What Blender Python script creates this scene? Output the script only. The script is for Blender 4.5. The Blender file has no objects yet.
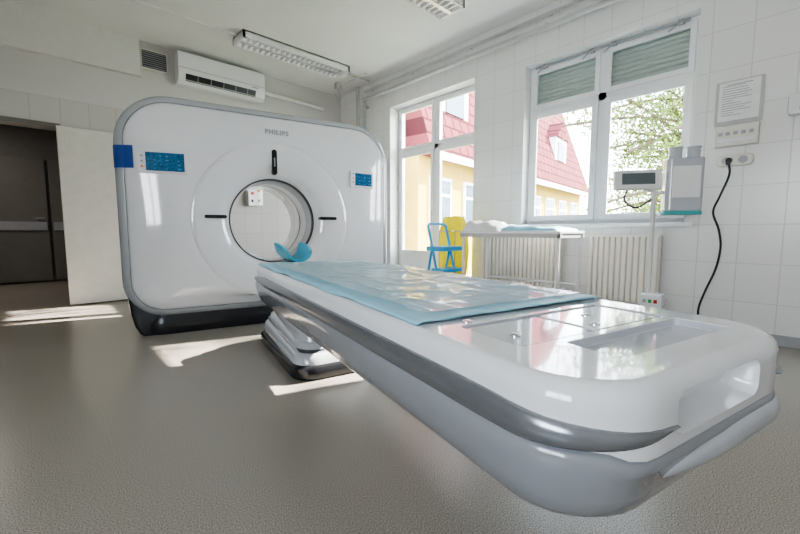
import bpy, math, random, bmesh
from mathutils import Vector, Matrix, noise
random.seed(3)
pi=math.pi; sin=math.sin; cos=math.cos
S=bpy.context.scene
COL=S.collection

# ------------------------------------------------------------ materials
def newmat(name):
    m=bpy.data.materials.new(name); m.use_nodes=True
    nt=m.node_tree; return m,nt,nt.nodes['Principled BSDF']
def mat(name,col,rough=.5,metal=0,var=.04,scale=12,bump=0,bscale=200,spec=.5,coat=0,emit=0,ecol=None,trans=0):
    m,nt,p=newmat(name)
    n=nt.nodes.new('ShaderNodeTexNoise'); n.inputs['Scale'].default_value=scale
    tc=nt.nodes.new('ShaderNodeTexCoord'); nt.links.new(tc.outputs['Object'],n.inputs['Vector'])
    r=nt.nodes.new('ShaderNodeValToRGB')
    c=list(col)
    r.color_ramp.elements[0].color=[max(0,x*(1-var)) for x in c]+[1]
    r.color_ramp.elements[1].color=[min(1,x*(1+var)) for x in c]+[1]
    r.color_ramp.elements[0].position=.35; r.color_ramp.elements[1].position=.65
    nt.links.new(n.outputs['Fac'],r.inputs['Fac']); nt.links.new(r.outputs['Color'],p.inputs['Base Color'])
    p.inputs['Roughness'].default_value=rough; p.inputs['Metallic'].default_value=metal
    p.inputs['Specular IOR Level'].default_value=spec
    if coat: p.inputs['Coat Weight'].default_value=coat; p.inputs['Coat Roughness'].default_value=.04
    if bump:
        b=nt.nodes.new('ShaderNodeBump'); b.inputs['Strength'].default_value=bump; b.inputs['Distance'].default_value=.01
        n2=nt.nodes.new('ShaderNodeTexNoise'); n2.inputs['Scale'].default_value=bscale
        nt.links.new(tc.outputs['Object'],n2.inputs['Vector']); nt.links.new(n2.outputs['Fac'],b.inputs['Height'])
        nt.links.new(b.outputs['Normal'],p.inputs['Normal'])
    if emit:
        p.inputs['Emission Color'].default_value=list(ecol or col)+[1]; p.inputs['Emission Strength'].default_value=emit
    if trans:
        t=nt.nodes.new('ShaderNodeBsdfTranslucent'); t.inputs['Color'].default_value=list(col)+[1]
        mx=nt.nodes.new('ShaderNodeMixShader'); mx.inputs[0].default_value=trans
        nt.links.new(p.outputs[0],mx.inputs[1]); nt.links.new(t.outputs[0],mx.inputs[2]); nt.links.new(mx.outputs[0],nt.nodes['Material Output'].inputs['Surface'])
    return m
def tilemat(name,axes,bw,bh,c1,c2,mort,rough=.25,ztop=99,paint=None,offz=0,offu=0,ms=.004,offset=0,spec=.5):
    m,nt,p=newmat(name); N=nt.nodes; L=nt.links
    tc=N.new('ShaderNodeTexCoord'); sp=N.new('ShaderNodeSeparateXYZ'); L.new(tc.outputs['Object'],sp.inputs[0])
    cb=N.new('ShaderNodeCombineXYZ')
    a1=N.new('ShaderNodeMath'); a1.operation='ADD'; a1.inputs[1].default_value=offu; L.new(sp.outputs[axes[0]],a1.inputs[0])
    a2=N.new('ShaderNodeMath'); a2.operation='ADD'; a2.inputs[1].default_value=offz; L.new(sp.outputs[axes[1]],a2.inputs[0])
    L.new(a1.outputs[0],cb.inputs[0]); L.new(a2.outputs[0],cb.inputs[1])
    b=N.new('ShaderNodeTexBrick'); b.offset=offset; b.squash=1; b.inputs['Scale'].default_value=1
    b.inputs['Brick Width'].default_value=bw; b.inputs['Row Height'].default_value=bh
    b.inputs['Mortar Size'].default_value=ms; b.inputs['Mortar Smooth'].default_value=.3
    b.inputs['Color1'].default_value=list(c1)+[1]; b.inputs['Color2'].default_value=list(c2)+[1]; b.inputs['Mortar'].default_value=list(mort)+[1]
    L.new(cb.outputs[0],b.inputs['Vector'])
    bp=N.new('ShaderNodeBump'); bp.inputs['Strength'].default_value=.4; bp.inputs['Distance'].default_value=.004; bp.invert=True
    L.new(b.outputs['Fac'],bp.inputs['Height'])
    p.inputs['Roughness'].default_value=rough; p.inputs['Specular IOR Level'].default_value=spec
    if paint:
        g=N.new('ShaderNodeMath'); g.operation='GREATER_THAN'; g.inputs[1].default_value=ztop; L.new(sp.outputs[2],g.inputs[0])
        mx=N.new('ShaderNodeMix'); mx.data_type='RGBA'; L.new(g.outputs[0],mx.inputs['Factor'])
        L.new(b.outputs['Color'],mx.inputs[6]); mx.inputs[7].default_value=list(paint)+[1]
        L.new(mx.outputs[2],p.inputs['Base Color'])
        rr=N.new('ShaderNodeMath'); rr.operation='MULTIPLY_ADD'; rr.inputs[1].default_value=.5; rr.inputs[2].default_value=rough
        L.new(g.outputs[0],rr.inputs[0]); L.new(rr.outputs[0],p.inputs['Roughness'])
        iv=N.new('ShaderNodeMath'); iv.operation='SUBTRACT'; iv.inputs[0].default_value=.4; L.new(g.outputs[0],iv.inputs[1]); iv.use_clamp=True
        L.new(iv.outputs[0],bp.inputs['Strength'])
    else: L.new(b.outputs['Color'],p.inputs['Base Color'])
    L.new(bp.outputs['Normal'],p.inputs['Normal'])
    return m
def floormat():
    m,nt,p=newmat('vinyl_floor'); N=nt.nodes; L=nt.links
    tc=N.new('ShaderNodeTexCoord')
    n=N.new('ShaderNodeTexNoise'); n.inputs['Scale'].default_value=260; n.inputs['Detail'].default_value=2; n.inputs['Roughness'].default_value=.65; L.new(tc.outputs['Object'],n.inputs['Vector'])
    r=N.new('ShaderNodeValToRGB'); e=r.color_ramp.elements
    e[0].position=.35; e[0].color=(.175,.15,.125,1); e[1].position=.67; e[1].color=(.55,.495,.435,1)
    x=e.new(.5); x.color=(.35,.312,.268,1)
    L.new(n.outputs['Fac'],r.inputs['Fac'])
    n2=N.new('ShaderNodeTexNoise'); n2.inputs['Scale'].default_value=1.3; L.new(tc.outputs['Object'],n2.inputs['Vector'])
    r2=N.new('ShaderNodeValToRGB'); r2.color_ramp.elements[0].color=(.9,.9,.9,1); r2.color_ramp.elements[1].color=(1,1,1,1)
    L.new(n2.outputs['Fac'],r2.inputs['Fac'])
    mx=N.new('ShaderNodeMix'); mx.data_type='RGBA'; mx.blend_type='MULTIPLY'; mx.inputs['Factor'].default_value=1
    L.new(r.outputs['Color'],mx.inputs[6]); L.new(r2.outputs['Color'],mx.inputs[7]); L.new(mx.outputs[2],p.inputs['Base Color'])
    p.inputs['Roughness'].default_value=.27; p.inputs['Specular IOR Level'].default_value=.5
    return m
def filmmat():
    m,nt,p=newmat('clear_plastic_film'); N=nt.nodes; L=nt.links
    p.inputs['Base Color'].default_value=(.90,.97,1,1); p.inputs['Roughness'].default_value=.05; p.inputs['Specular IOR Level'].default_value=.8
    t=N.new('ShaderNodeBsdfTransparent'); mx=N.new('ShaderNodeMixShader')
    lw=N.new('ShaderNodeFresnel'); lw.inputs['IOR'].default_value=1.4
    ma=N.new('ShaderNodeMath'); ma.operation='MULTIPLY_ADD'; ma.inputs[1].default_value=.45; ma.inputs[2].default_value=.22; ma.use_clamp=True
    L.new(lw.outputs[0],ma.inputs[0]); L.new(ma.outputs[0],mx.inputs[0])
    L.new(t.outputs[0],mx.inputs[1]); L.new(p.outputs[0],mx.inputs[2])
    out=N['Material Output']; L.new(mx.outputs[0],out.inputs['Surface'])
    return m

M={}
M['white']=mat('white_plastic',(.80,.81,.82),.10,coat=.8,var=.01)
M['gwhite']=mat('gantry_white',(.76,.78,.80),.11,coat=1,var=.01)
M['lgrey']=mat('light_grey_plastic',(.275,.285,.305),.20,coat=.7,var=.02)
M['tray']=mat('grey_tray',(.50,.53,.58),.10,coat=.9,var=.02)
M['lip']=mat('lip_grey',(.50,.52,.55),.18,coat=.7,var=.02)
M['ped']=mat('pedestal_grey',(.50,.52,.545),.16,coat=.8,var=.02)
M['mgrey']=mat('mid_grey_plastic',(.35,.36,.38),.35)
M['silver']=mat('silver_paint',(.31,.325,.35),.24,metal=.7,var=.02)
M['rim']=mat('rim_grey',(.48,.51,.54),.22,metal=.3,var=.02)
M['black']=mat('black_plastic',(.018,.019,.022),.25)
M['dark']=mat('dark_grey',(.05,.052,.058),.3)
M['blue']=mat('blue_sticker',(.01,.06,.30),.35)
M['screen']=mat('blue_screen',(.008,.085,.20),.12,emit=.07,ecol=(.02,.22,.45),var=.4,scale=60)
M['icon']=mat('screen_icon',(.07,.24,.36),.2,emit=.05,ecol=(.3,.6,.8))
M['pad']=mat('blue_drape',(.34,.65,.79),.5,var=.06,scale=9,bump=.15,bscale=60)
M['cyan']=mat('cyan_cushion',(.06,.45,.62),.45)
M['film']=filmmat()
M['paint']=mat('wall_paint',(.66,.65,.62),.8,var=.02,bump=.05)
M['ceil']=mat('ceiling_paint',(.79,.78,.76),.85,var=.02,scale=2)
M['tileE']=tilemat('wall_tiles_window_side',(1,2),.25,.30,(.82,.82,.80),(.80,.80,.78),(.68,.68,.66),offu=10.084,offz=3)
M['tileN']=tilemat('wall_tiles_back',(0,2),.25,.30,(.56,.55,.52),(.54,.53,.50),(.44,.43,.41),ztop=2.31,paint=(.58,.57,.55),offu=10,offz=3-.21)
M['floor']=floormat()
M['frame']=mat('white_window_frame',(.84,.85,.86),.3,var=.01)
M['shutter']=mat('grey_green_shutter',(.48,.55,.52),.5)
M['rad']=mat('radiator_enamel',(.84,.80,.72),.3,var=.01)
M['metalw']=mat('white_metal',(.72,.72,.71),.35)
M['pipe']=mat('pipe_enamel',(.48,.48,.47),.3)
M['chrome']=mat('chrome',(.7,.7,.72),.15,metal=1)
M['door']=mat('door_laminate',(.70,.68,.62),.45,var=.03)
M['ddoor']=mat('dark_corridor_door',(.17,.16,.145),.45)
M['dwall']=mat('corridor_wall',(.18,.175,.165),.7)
M['yellowf']=mat('yellow_facade',(.60,.42,.12),.9,var=.06,scale=3,spec=.05)
M['palef']=mat('pale_facade',(.50,.48,.45),.9,spec=.05)
M['roof']=tilemat('red_roof_tiles',(0,2),.45,.38,(.19,.055,.06),(.155,.045,.05),(.07,.022,.025),rough=.95,ms=.04,offset=.5,spec=.02)
M['glassd']=mat('dark_window_glass',(.10,.15,.20),.08)
M['leaf']=mat('green_leaves',(.17,.24,.06),.7,var=.4,scale=1.5,spec=.2,trans=.3)
M['bark']=mat('tree_bark',(.10,.075,.05),.9,bump=.5,bscale=20)
M['ground']=mat('outdoor_ground',(.16,.18,.10),.9)
M['ybag']=mat('yellow_plastic_bag',(.98,.86,.03),.3,var=.05,trans=.35)
M['bchair']=mat('blue_metal',(.03,.36,.68),.35)
M['teal']=mat('teal_plastic',(.08,.42,.42),.35)
M['red']=mat('red_plastic',(.6,.04,.03),.4)
M['green']=mat('green_plastic',(.04,.4,.1),.4)
M['orange']=mat('orange_plastic',(.8,.25,.03),.4)
M['lcd']=mat('lcd_dark',(.12,.15,.16),.15)
M['paper']=mat('paper',(.78,.79,.78),.6)
M['tube']=mat('lamp_tube_glass',(.85,.86,.86),.3,emit=1.0)
M['ink']=mat('ink',(.35,.35,.36),.7)
M['text']=mat('grey_lettering',(.34,.36,.39),.4)
M['louvre']=mat('louvre_aluminium',(.55,.55,.54),.3,metal=.6)
M['cream']=mat('cream_plastic',(.72,.70,.64),.4)

# ------------------------------------------------------------ mesh builder
class B:
    def __init__(s): s.v=[];s.f=[];s.m=[];s.mi=0
    def add(s,vs,fs):
        o=len(s.v); s.v+= [tuple(v) for v in vs]
        for f in fs: s.f.append([i+o for i in f]); s.m.append(s.mi)
        return s
    def box(s,x0,x1,y0,y1,z0,z1):
        vs=[(x,y,z) for x in (x0,x1) for y in (y0,y1) for z in (z0,z1)]
        return s.add(vs,[(0,1,3,2),(4,6,7,5),(0,4,5,1),(2,3,7,6),(0,2,6,4),(1,5,7,3)])
    def loft(s,loops,cap=(True,True),closed=True):
        n=len(loops[0]); vs=[p for l in loops for p in l]; fs=[]
        for k in range(len(loops)-1):
            for i in range(n if closed else n-1):
                j=(i+1)%n
                fs.append((k*n+i,k*n+j,(k+1)*n+j,(k+1)*n+i))
        if cap[0]: fs.append(tuple(range(n))[::-1])
        if cap[1]: fs.append(tuple((len(loops)-1)*n+i for i in range(n)))
        return s.add(vs,fs)
    def cyl(s,p0,p1,r,r2=None,n=20):
        p0=Vector(p0);p1=Vector(p1); d=(p1-p0).normalized(); r2=r if r2 is None else r2
        u=d.orthogonal().normalized(); w=d.cross(u)
        l0=[p0+r*(cos(2*pi*i/n)*u+sin(2*pi*i/n)*w) for i in range(n)]
        l1=[p1+r2*(cos(2*pi*i/n)*u+sin(2*pi*i/n)*w) for i in range(n)]
        return s.loft([l0,l1])
    def tube(s,pts,r,n=10,smooth=0):
        P=[Vector(p) for p in pts]
        if smooth:
            Q=[]
            for i in range(len(P)-1):
                a=P[max(i-1,0)];b=P[i];c=P[i+1];d=P[min(i+2,len(P)-1)]
                for k in range(smooth):
                    t=k/smooth
                    Q.append(.5*((2*b)+(c-a)*t+(2*a-5*b+4*c-d)*t*t+(3*b-a-3*c+d)*t**3))
            Q.append(P[-1]); P=Q
        loops=[];u=None
        for i,p in enumerate(P):
            t=((P[min(i+1,len(P)-1)]-P[max(i-1,0)])).normalized()
            if u is None: u=t.orthogonal().normalized()
            else: u=(u-t*u.dot(t)).normalized()
            w=t.cross(u)
            loops.append([p+r*(cos(2*pi*k/n)*u+sin(2*pi*k/n)*w) for k in range(n)])
        return s.loft(loops)
    def grid(s,nx,ny,fn):
        vs=[fn(i/nx,j/ny) for j in range(ny+1) for i in range(nx+1)]
        fs=[(j*(nx+1)+i,j*(nx+1)+i+1,(j+1)*(nx+1)+i+1,(j+1)*(nx+1)+i) for j in range(ny) for i in range(nx)]
        return s.add(vs,fs)
    def obj(s,name,mats,par=None,keep=False,bevel=0,smooth=35,label=None,cat=None,kind=None,group=None,seg=2,cut=None):
        if not isinstance(mats,(list,tuple)): mats=[mats]
        if par is not None: ox,oy,oz=ORI[par.name]
        elif keep: ox=oy=oz=0
        else:
            ox=(min(v[0] for v in s.v)+max(v[0] for v in s.v))/2; oy=(min(v[1] for v in s.v)+max(v[1] for v in s.v))/2; oz=min(v[2] for v in s.v)
        me=bpy.data.meshes.new(name)
        me.from_pydata([(v[0]-ox,v[1]-oy,v[2]-oz) for v in s.v],[],s.f)
        for m in mats: me.materials.append(M[m])
        for p,i in zip(me.polygons,s.m): p.material_index=i
        bm=bmesh.new(); bm.from_mesh(me); bmesh.ops.recalc_face_normals(bm,faces=bm.faces[:]); bm.to_mesh(me); bm.free()
        if cut is not None: me=boolcut(me,[(v[0]-ox,v[1]-oy,v[2]-oz) for v in cut.v],cut.f)
        if smooth:
            me.polygons.foreach_set('use_smooth',[True]*len(me.polygons)); me.set_sharp_from_angle(angle=math.radians(smooth))
        o=bpy.data.objects.new(name,me); COL.objects.link(o)
        ORI[o.name]=(ox,oy,oz)
        if par is not None: o.parent=par
        else: o.location=(ox,oy,oz)
        if bevel:
            b=o.modifiers.new('bevel','BEVEL'); b.width=bevel; b.segments=seg; b.limit_method='ANGLE'; b.harden_normals=True
        tag(o,label,cat,kind,group); return o
def boolcut(me,cv,cf):
    cm=bpy.data.meshes.new('c'); cm.from_pydata(cv,[],cf)
    bm=bmesh.new(); bm.from_mesh(cm); bmesh.ops.recalc_face_normals(bm,faces=bm.faces[:]); bm.to_mesh(cm); bm.free()
    a=bpy.data.objects.new('a_',me); c=bpy.data.objects.new('c_',cm); COL.objects.link(a); COL.objects.link(c)
    md=a.modifiers.new('b','BOOLEAN'); md.operation='DIFFERENCE'; md.solver='EXACT'; md.object=c
    dg=bpy.context.evaluated_depsgraph_get(); r=bpy.data.meshes.new_from_object(a.evaluated_get(dg))
    bpy.data.objects.remove(a); bpy.data.objects.remove(c); return r
ORI={}
def tag(o,label=None,cat=None,kind=None,group=None):
    if label:o['label']=label
    if cat:o['category']=cat
    if kind:o['kind']=kind
    if group:o['group']=group
ROT=math.radians(12.2); CX=(cos(ROT),-sin(ROT)); AX=(sin(ROT),cos(ROT))
def G(c,a): return (CX[0]*c+AX[0]*a, CX[1]*c+AX[1]*a)
def E(name,o,label,cat,rot=0,frame=False,group=None,loc=None):
    e=bpy.data.objects.new(name,None); e.empty_display_size=.2; COL.objects.link(e)
    ORI[e.name]=tuple(o)
    if frame:
        g=G(o[0],o[1]); e.location=(g[0],g[1],o[2]); e.rotation_euler=(0,0,-ROT)
    elif loc is not None:
        e.location=loc; e.rotation_euler=(0,0,rot)
    else: e.location=o
    tag(e,label,cat,None,group); return e
def rrect(x0,x1,y0,y1,r,n=10):
    if not isinstance(r,(list,tuple)): r=[r]*4
    cs=[(x1-r[0],y0+r[0],-pi/2,r[0]),(x1-r[1],y1-r[1],0,r[1]),(x0+r[2],y1-r[2],pi/2,r[2]),(x0+r[3],y0+r[3],pi,r[3])]
    P=[]
    for cx,cy,a0,rr in cs:
        for i in range(n+1):
            a=a0+pi/2*i/n; P.append((cx+rr*cos(a),cy+rr*sin(a)))
    return P
def resample(P,N):
    L=[0]
    for i in range(len(P)):
        a=P[i];b=P[(i+1)%len(P)]; L.append(L[-1]+math.hypot(b[0]-a[0],b[1]-a[1]))
    out=[]
    k=0
    for i in range(N):
        t=L[-1]*i/N
        while L[k+1]<t: k+=1
        a=P[k];b=P[(k+1)%len(P)]; f=(t-L[k])/max(1e-9,L[k+1]-L[k])
        out.append((a[0]+(b[0]-a[0])*f,a[1]+(b[1]-a[1])*f))
    return out
def sstep(t): t=max(0,min(1,t)); return t*t*(3-2*t)

# ------------------------------------------------------------ room
XE,YN,XW,YS,H=3.98,5.8,-2.2,-2.4,3.17
B().box(XW-.2,XE+.3,YS-.2,9.2,-.12,0).obj('floor','floor',keep=True,kind='structure',smooth=0)
B().box(XW-.2,XE+.3,YS-.2,YN+.2,H,H+.15).obj('ceiling','ceil',keep=True,kind='structure',smooth=0)
W2=(.75,2.28,.92,2.63); W1=(2.95,4.5,.04,2.70)
b=B()
b.box(XE,XE+.3,YS-.2,W2[0],0,H); b.box(XE,XE+.3,W2[1],W1[0],0,H); b.box(XE,XE+.3,W1[1],YN+.2,0,H)
b.box(XE,XE+.3,W2[0],W2[1],0,W2[2]); b.box(XE,XE+.3,W2[0],W2[1],W2[3],H)
b.box(XE,XE+.3,W1[0],W1[1],0,W1[2]); b.box(XE,XE+.3,W1[0],W1[1],W1[3],H)
b.obj('wall_east','tileE',keep=True,kind='structure',smooth=0)
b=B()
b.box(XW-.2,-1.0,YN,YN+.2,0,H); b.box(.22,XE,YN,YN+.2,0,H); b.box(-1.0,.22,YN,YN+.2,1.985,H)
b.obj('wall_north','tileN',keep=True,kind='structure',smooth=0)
B().box(XW,1.02,YN-.07,YN-.001,2.73,H).obj('trim_1','paint',keep=True,kind='structure',smooth=0)
b=B(); b.box(XW-.2,XW,YS,-1.0,0,H); b.box(XW-.2,XW,.7,YN,0,H); b.box(XW-.2,XW,-1.0,.7,0,.9); b.box(XW-.2,XW,-1.0,.7,2.2,H)  # opening in this wall is added to let in fill light
b.obj('wall_west','paint',keep=True,kind='structure',smooth=0)
b=B(); b.box(XW-.2,XE,YS-.2,YS,0,H); b.obj('wall_south','paint',keep=True,kind='structure',smooth=0)
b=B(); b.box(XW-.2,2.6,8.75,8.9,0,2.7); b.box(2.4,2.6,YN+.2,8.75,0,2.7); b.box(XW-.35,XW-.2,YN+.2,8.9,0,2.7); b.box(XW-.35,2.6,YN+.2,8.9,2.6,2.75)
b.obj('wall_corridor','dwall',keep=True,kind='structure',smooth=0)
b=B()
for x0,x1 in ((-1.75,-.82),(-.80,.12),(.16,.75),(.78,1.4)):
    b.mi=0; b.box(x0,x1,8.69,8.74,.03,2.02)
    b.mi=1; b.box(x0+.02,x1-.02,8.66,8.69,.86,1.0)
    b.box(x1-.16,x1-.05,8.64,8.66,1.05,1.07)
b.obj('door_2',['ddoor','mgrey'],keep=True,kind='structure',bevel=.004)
b=B(); b.box(-1.04,.24,YN-.02,YN-.001,1.985,2.03); b.box(-1.04,-1.0,YN-.02,YN-.001,0,1.985)
b.obj('trim_2','ddoor',keep=True,kind='structure',bevel=.003)
b=B(); b.box(.20,1.25,YN-.075,YN-.03,.012,2.0)
b.obj('door_1','door',keep=True,kind='structure',bevel=.006)
b=B(); b.box(1.25,XE,YN-.012,YN-.001,0,.08); b.obj('baseboard_north','mgrey',keep=True,kind='structure',smooth=0)
b=B(); b.box(XE-.012,XE-.001,YS,W1[0],0,.08); b.obj('baseboard_east','mgrey',keep=True,kind='structure',smooth=0)

def window(name,y0,y1,z0,z1,xf,zt):
    b=B(); f=.055; ym=(y0+y1)/2
    def fr(a0,a1,c0,c1,w,x0,x1):
        b.box(x0,x1,a0,a0+w,c0,c1); b.box(x0,x1,a1-w,a1,c0,c1)
        b.box(x0,x1,a0+w,a1-w,c0,c0+w); b.box(x0,x1,a0+w,a1-w,c1-w,c1)
    fr(y0+.001,y1-.001,z0,z1-.001,f,xf,xf+.08)
    b.box(xf,xf+.08,y0+f,y1-f,zt-.04,zt+.04)
    b.box(xf,xf+.08,ym-.04,ym+.04,z0+f,z1-f)
    for a0,a1 in ((y0+.04,ym-.03),(ym+.03,y1-.04)):
        fr(a0,a1,z0+.04,zt-.025,.06,xf-.025,xf)
        fr(a0,a1,zt+.025,z1-.04,.045,xf-.02,xf)
    return b.obj(name,'frame',keep=True,kind='structure',bevel=.004)
w2=window('window_2',*W2,4.11,2.16)
w1=window('window_1',*W1,4.16,2.04)
b=B(); b.box(4.155,4.175,3.82,4.40,.14,.50); b.obj('solid_panel','frame',par=w1,bevel=.003)
b=B(); b.box(4.14,4.18,3.79,4.42,.50,.56); b.obj('crossbar','frame',par=w1,bevel=.003)
b=B(); b.box(4.07,4.085,1.56,1.585,1.42,1.50); b.box(4.055,4.07,1.565,1.58,1.30,1.46); b.obj('handle','metalw',par=w2,bevel=.002)
b=B(); b.box(4.115,4.13,3.76,3.785,1.05,1.13); b.box(4.10,4.115,3.765,3.78,.95,1.1); b.obj('handle','metalw',par=w1,bevel=.002)
for (y0,y1) in ((W2[0]+.002,1.513),(1.517,W2[1]-.002)):
    b=B(); z=2.17
    while z<2.59:
        lo=[(4.222,z),(4.222,z+.0445),(4.206,z+.0405),(4.200,z+.030),(4.199,z+.018),(4.206,z+.006)]
        b.loft([[(x,y0,zz) for x,zz in lo],[(x,y1,zz) for x,zz in lo]]); z+=.045
    b.obj('roller_shutter','shutter',par=w2,smooth=40)
b=B()
b.tube([(4.06,2.2,2.60),(4.06,.83,2.60)],.009); 
for y in (2.1,1.62,1.42,.9):
    b.tube([(4.06,y,2.60),(4.04,y+.04,2.57),(4.08,y+.09,2.56)],.006); b.box(4.05,4.1,y-.02,y+.02,2.585,2.615)
b.obj('opener_bar','mgrey',par=w2)
b=B(); b.box(3.93,4.16,W2[0]-.05,W2[1]+.05,.885,.92); b.obj('trim_3','frame',keep=True,kind='structure',bevel=.006)
b=B(); b.box(-2.33,-2.27,-1.0,-.93,.9,2.2); b.box(-2.33,-2.27,.63,.7,.9,2.2); b.box(-2.33,-2.27,-.93,.63,.9,.97); b.box(-2.33,-2.27,-.93,.63,2.13,2.2); b.box(-2.33,-2.27,-.19,-.11,.97,2.13)
b.obj('fill_window','frame',keep=True,kind='structure',bevel=.004)  # invented window behind the camera, added as a source of fill light

b=B()
b.tube([(3.87,-2.3,2.90),(3.87,5.0,2.90)],.028)
b.tube([(3.89,-2.3,3.03),(3.89,5.0,3.03),],.018)
for y in (-1,0,1,2,3,4,4.9): b.box(3.865,3.978,y-.012,y+.012,2.925,2.94); b.box(3.92,3.978,y-.012,y+.012,3.045,3.06)
b.obj('heating_pipe','pipe',label='white heating pipes running along tiled wall below ceiling',cat='pipe')
b=B(); b.tube([(3.90,5.02,.0),(3.90,5.02,2.9)],.021); b.tube([(3.9,5.2,.0),(3.9,5.2,3.16)],.028)
for z in (1.2,2.4,2.8): b.box(3.88,3.978,5.0,5.04,z,z+.02)
b.obj('vertical_pipe','pipe',label='white vertical pipe in the wall corner',cat='pipe')
b=B(); b.tube([(3.35,4.84,3.14),(3.86,4.84,3.14)],.01); b.tube([(3.6,4.6,3.12),(3.6,5.3,3.12)],.012); b.box(3.55,3.65,5.26,5.34,3.08,3.17)
b.tube([(3.62,5.3,2.95),(3.62,5.3,3.1)],.03)
b.obj('ceiling_conduit','pipe',label='thin white cable conduit fixed to the ceiling',cat='conduit')
b=B(); b.box(-2,1.85,4.83,4.85,H-.02,H); b.obj('cable_trunking','metalw',label='narrow white cable trunking across the ceiling',cat='trunking')

def fixture(x0,x1,y0,y1,label):
    e=E('light_fixture',((x0+x1)/2,(y0+y1)/2,H-.09),label,'ceiling light',group='ceiling louvre lights')
    b=B(); z0=H-.085
    b.box(x0,x1,y0,y0+.015,z0,H); b.box(x0,x1,y1-.015,y1,z0,H); b.box(x0,x0+.03,y0,y1,z0,H); b.box(x1-.03,x1,y0,y1,z0,H); b.box(x0,x1,y0,y1,H-.015,H)
    b.obj('housing','metalw',par=e)
    b=B(); n=20
    for i in range(1,n):
        x=x0+.03+(x1-x0-.06)*i/n; b.box(x-.004,x+.004,y0+.015,y1-.015,z0+.002,z0+.04)
    ym=(y0+y1)/2; b.box(x0+.03,x1-.03,ym-.02,ym+.02,z0,z0+.04)
    b.obj('louvre','louvre',par=e,smooth=0)
    for y in ((y0+ym)/2,(y1+ym)/2):
        B().cyl((x0+.04,y,H-.030),(x1-.04,y,H-.030),.013).obj('lamp_tube','tube',par=e)
    return e
fixture(1.86,3.36,4.66,4.98,'white louvred fluorescent ceiling light near air conditioner')
fixture(1.78,3.28,2.57,2.89,'white louvred fluorescent ceiling light by the window wall')

e=E('air_conditioner',(1.95,5.6,2.72),'white wall-mounted split air conditioner below the ceiling','air conditioner')
x0,x1=1.40,2.52
prof=[(5.79,2.72),(5.66,2.72),(5.60,2.76),(5.575,2.83),(5.575,3.06),(5.60,3.11),(5.79,3.12)]
b=B(); b.loft([[(x0,y,z) for y,z in prof],[(x1,y,z) for y,z in prof]])
b.obj('body','white',par=e,bevel=.012)
b=B(); b.loft([[(x,5.600,2.752),(x,5.568,2.835),(x,5.60,2.845),(x,5.62,2.77)] for x in (x0+.08,x1-.14)]); b.obj('air_outlet','black',par=e)
b=B()
for i in range(5): x=x0+.22+i*.16; b.loft([[(xx,5.598,2.752),(xx,5.566,2.835),(xx,5.60,2.84)] for xx in (x,x+.006)])
b.loft([[(x,5.594,2.757),(x,5.588,2.768),(x,5.596,2.772)] for x in (x0+.08,x1-.14)])
b.obj('louvre_flap','mgrey',par=e)
b=B(); b.box(x0+.01,x1-.01,5.570,5.576,2.90,2.907); b.obj('panel_seam','mgrey',par=e)
b=B(); b.box(x1-.2,x1-.1,5.5725,5.5765,2.87,2.885); b.obj('label_strip','ink',par=e)
b=B(); b.tube([(2.53,5.74,2.9),(2.7,5.76,2.9),(3.6,5.76,2.88)],.03,n=8); b.obj('pipe_trunk','metalw',par=e)
e=E('wall_vent',(1.15,5.78,2.84),'grey slatted ventilation grille high on the wall','vent')
b=B(); b.box(1.03,1.33,5.77,5.80,2.84,3.08); b.obj('frame','cream',par=e,bevel=.004)
b=B(); b.box(1.05,1.31,5.762,5.77,2.86,3.06); b.obj('opening','dark',par=e)
b=B()
for i in range(8): z=2.868+i*.0245; b.loft([[(1.05,5.762,z),(1.05,5.75,z-.004),(1.05,5.75,z+.002),(1.05,5.762,z+.012)],[(1.31,5.762,z),(1.31,5.75,z-.004),(1.31,5.75,z+.002),(1.31,5.762,z+.012)]])
b.obj('slat_set','mgrey',par=e)

# ------------------------------------------------------------ gantry
C0=.845; BZ=.94
g=E('ct_scanner_gantry',(C0,4.05,0),'large white ring-shaped CT scanner gantry with silver rim','ct scanner',frame=True)
HW=1.19; GZ0,GZ1=.14,1.93
def outl(ins,N=168):
    r=max(.05,.40-ins)
    P=rrect(C0-HW+ins,C0+HW-ins,GZ0+ins,GZ1-ins,[max(.05,.30-ins),r,r,max(.05,.30-ins)],n=14)
    return resample(P,N)
def gl(ins,a): return [(x,a,z) for x,z in outl(ins)]
CB=.825
BASE=outl(.05)
ANG=[math.atan2(z-BZ,x-CB) for x,z in BASE]
def cl(r,a): return [(CB+r*cos(t),a,BZ+r*sin(t)) for t in ANG]
def mixl(l1,l2,t,a): return [(p[0]*(1-t)+q[0]*t,a,p[2]*(1-t)+q[2]*t) for p,q in zip(l1,l2)]
RS=.68
def AT(t): return 3.625-.057*(1-(1-t)**2)
def SA(x,z):
    dx=x-C0; dz=z-BZ; R=math.hypot(dx,dz)
    k=min((1.055/abs(dx)) if abs(dx)>1e-6 else 99,(((1.795-BZ) if dz>0 else (BZ-.275))/abs(dz)) if abs(dz)>1e-6 else 99)
    Ro=R*k; t=(Ro-R)/(Ro-RS)
    return AT(min(1,t)) if t>0 else 3.625-t*.05
b=B(); b.loft([gl(.08,4.47),gl(.03,4.45),gl(0,4.38),gl(0,3.76),gl(.006,3.71),gl(.02,3.678),gl(.042,3.66),gl(.062,3.655),gl(.066,3.66)],cap=(False,False)); b.obj('rim_shell','rim',par=g,label='silver metallic rim shell')
o1=gl(.067,3.668); o2=gl(.071,3.654); o3=gl(.090,3.640); o4=gl(.135,3.625); c_=cl(RS,0)
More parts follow.
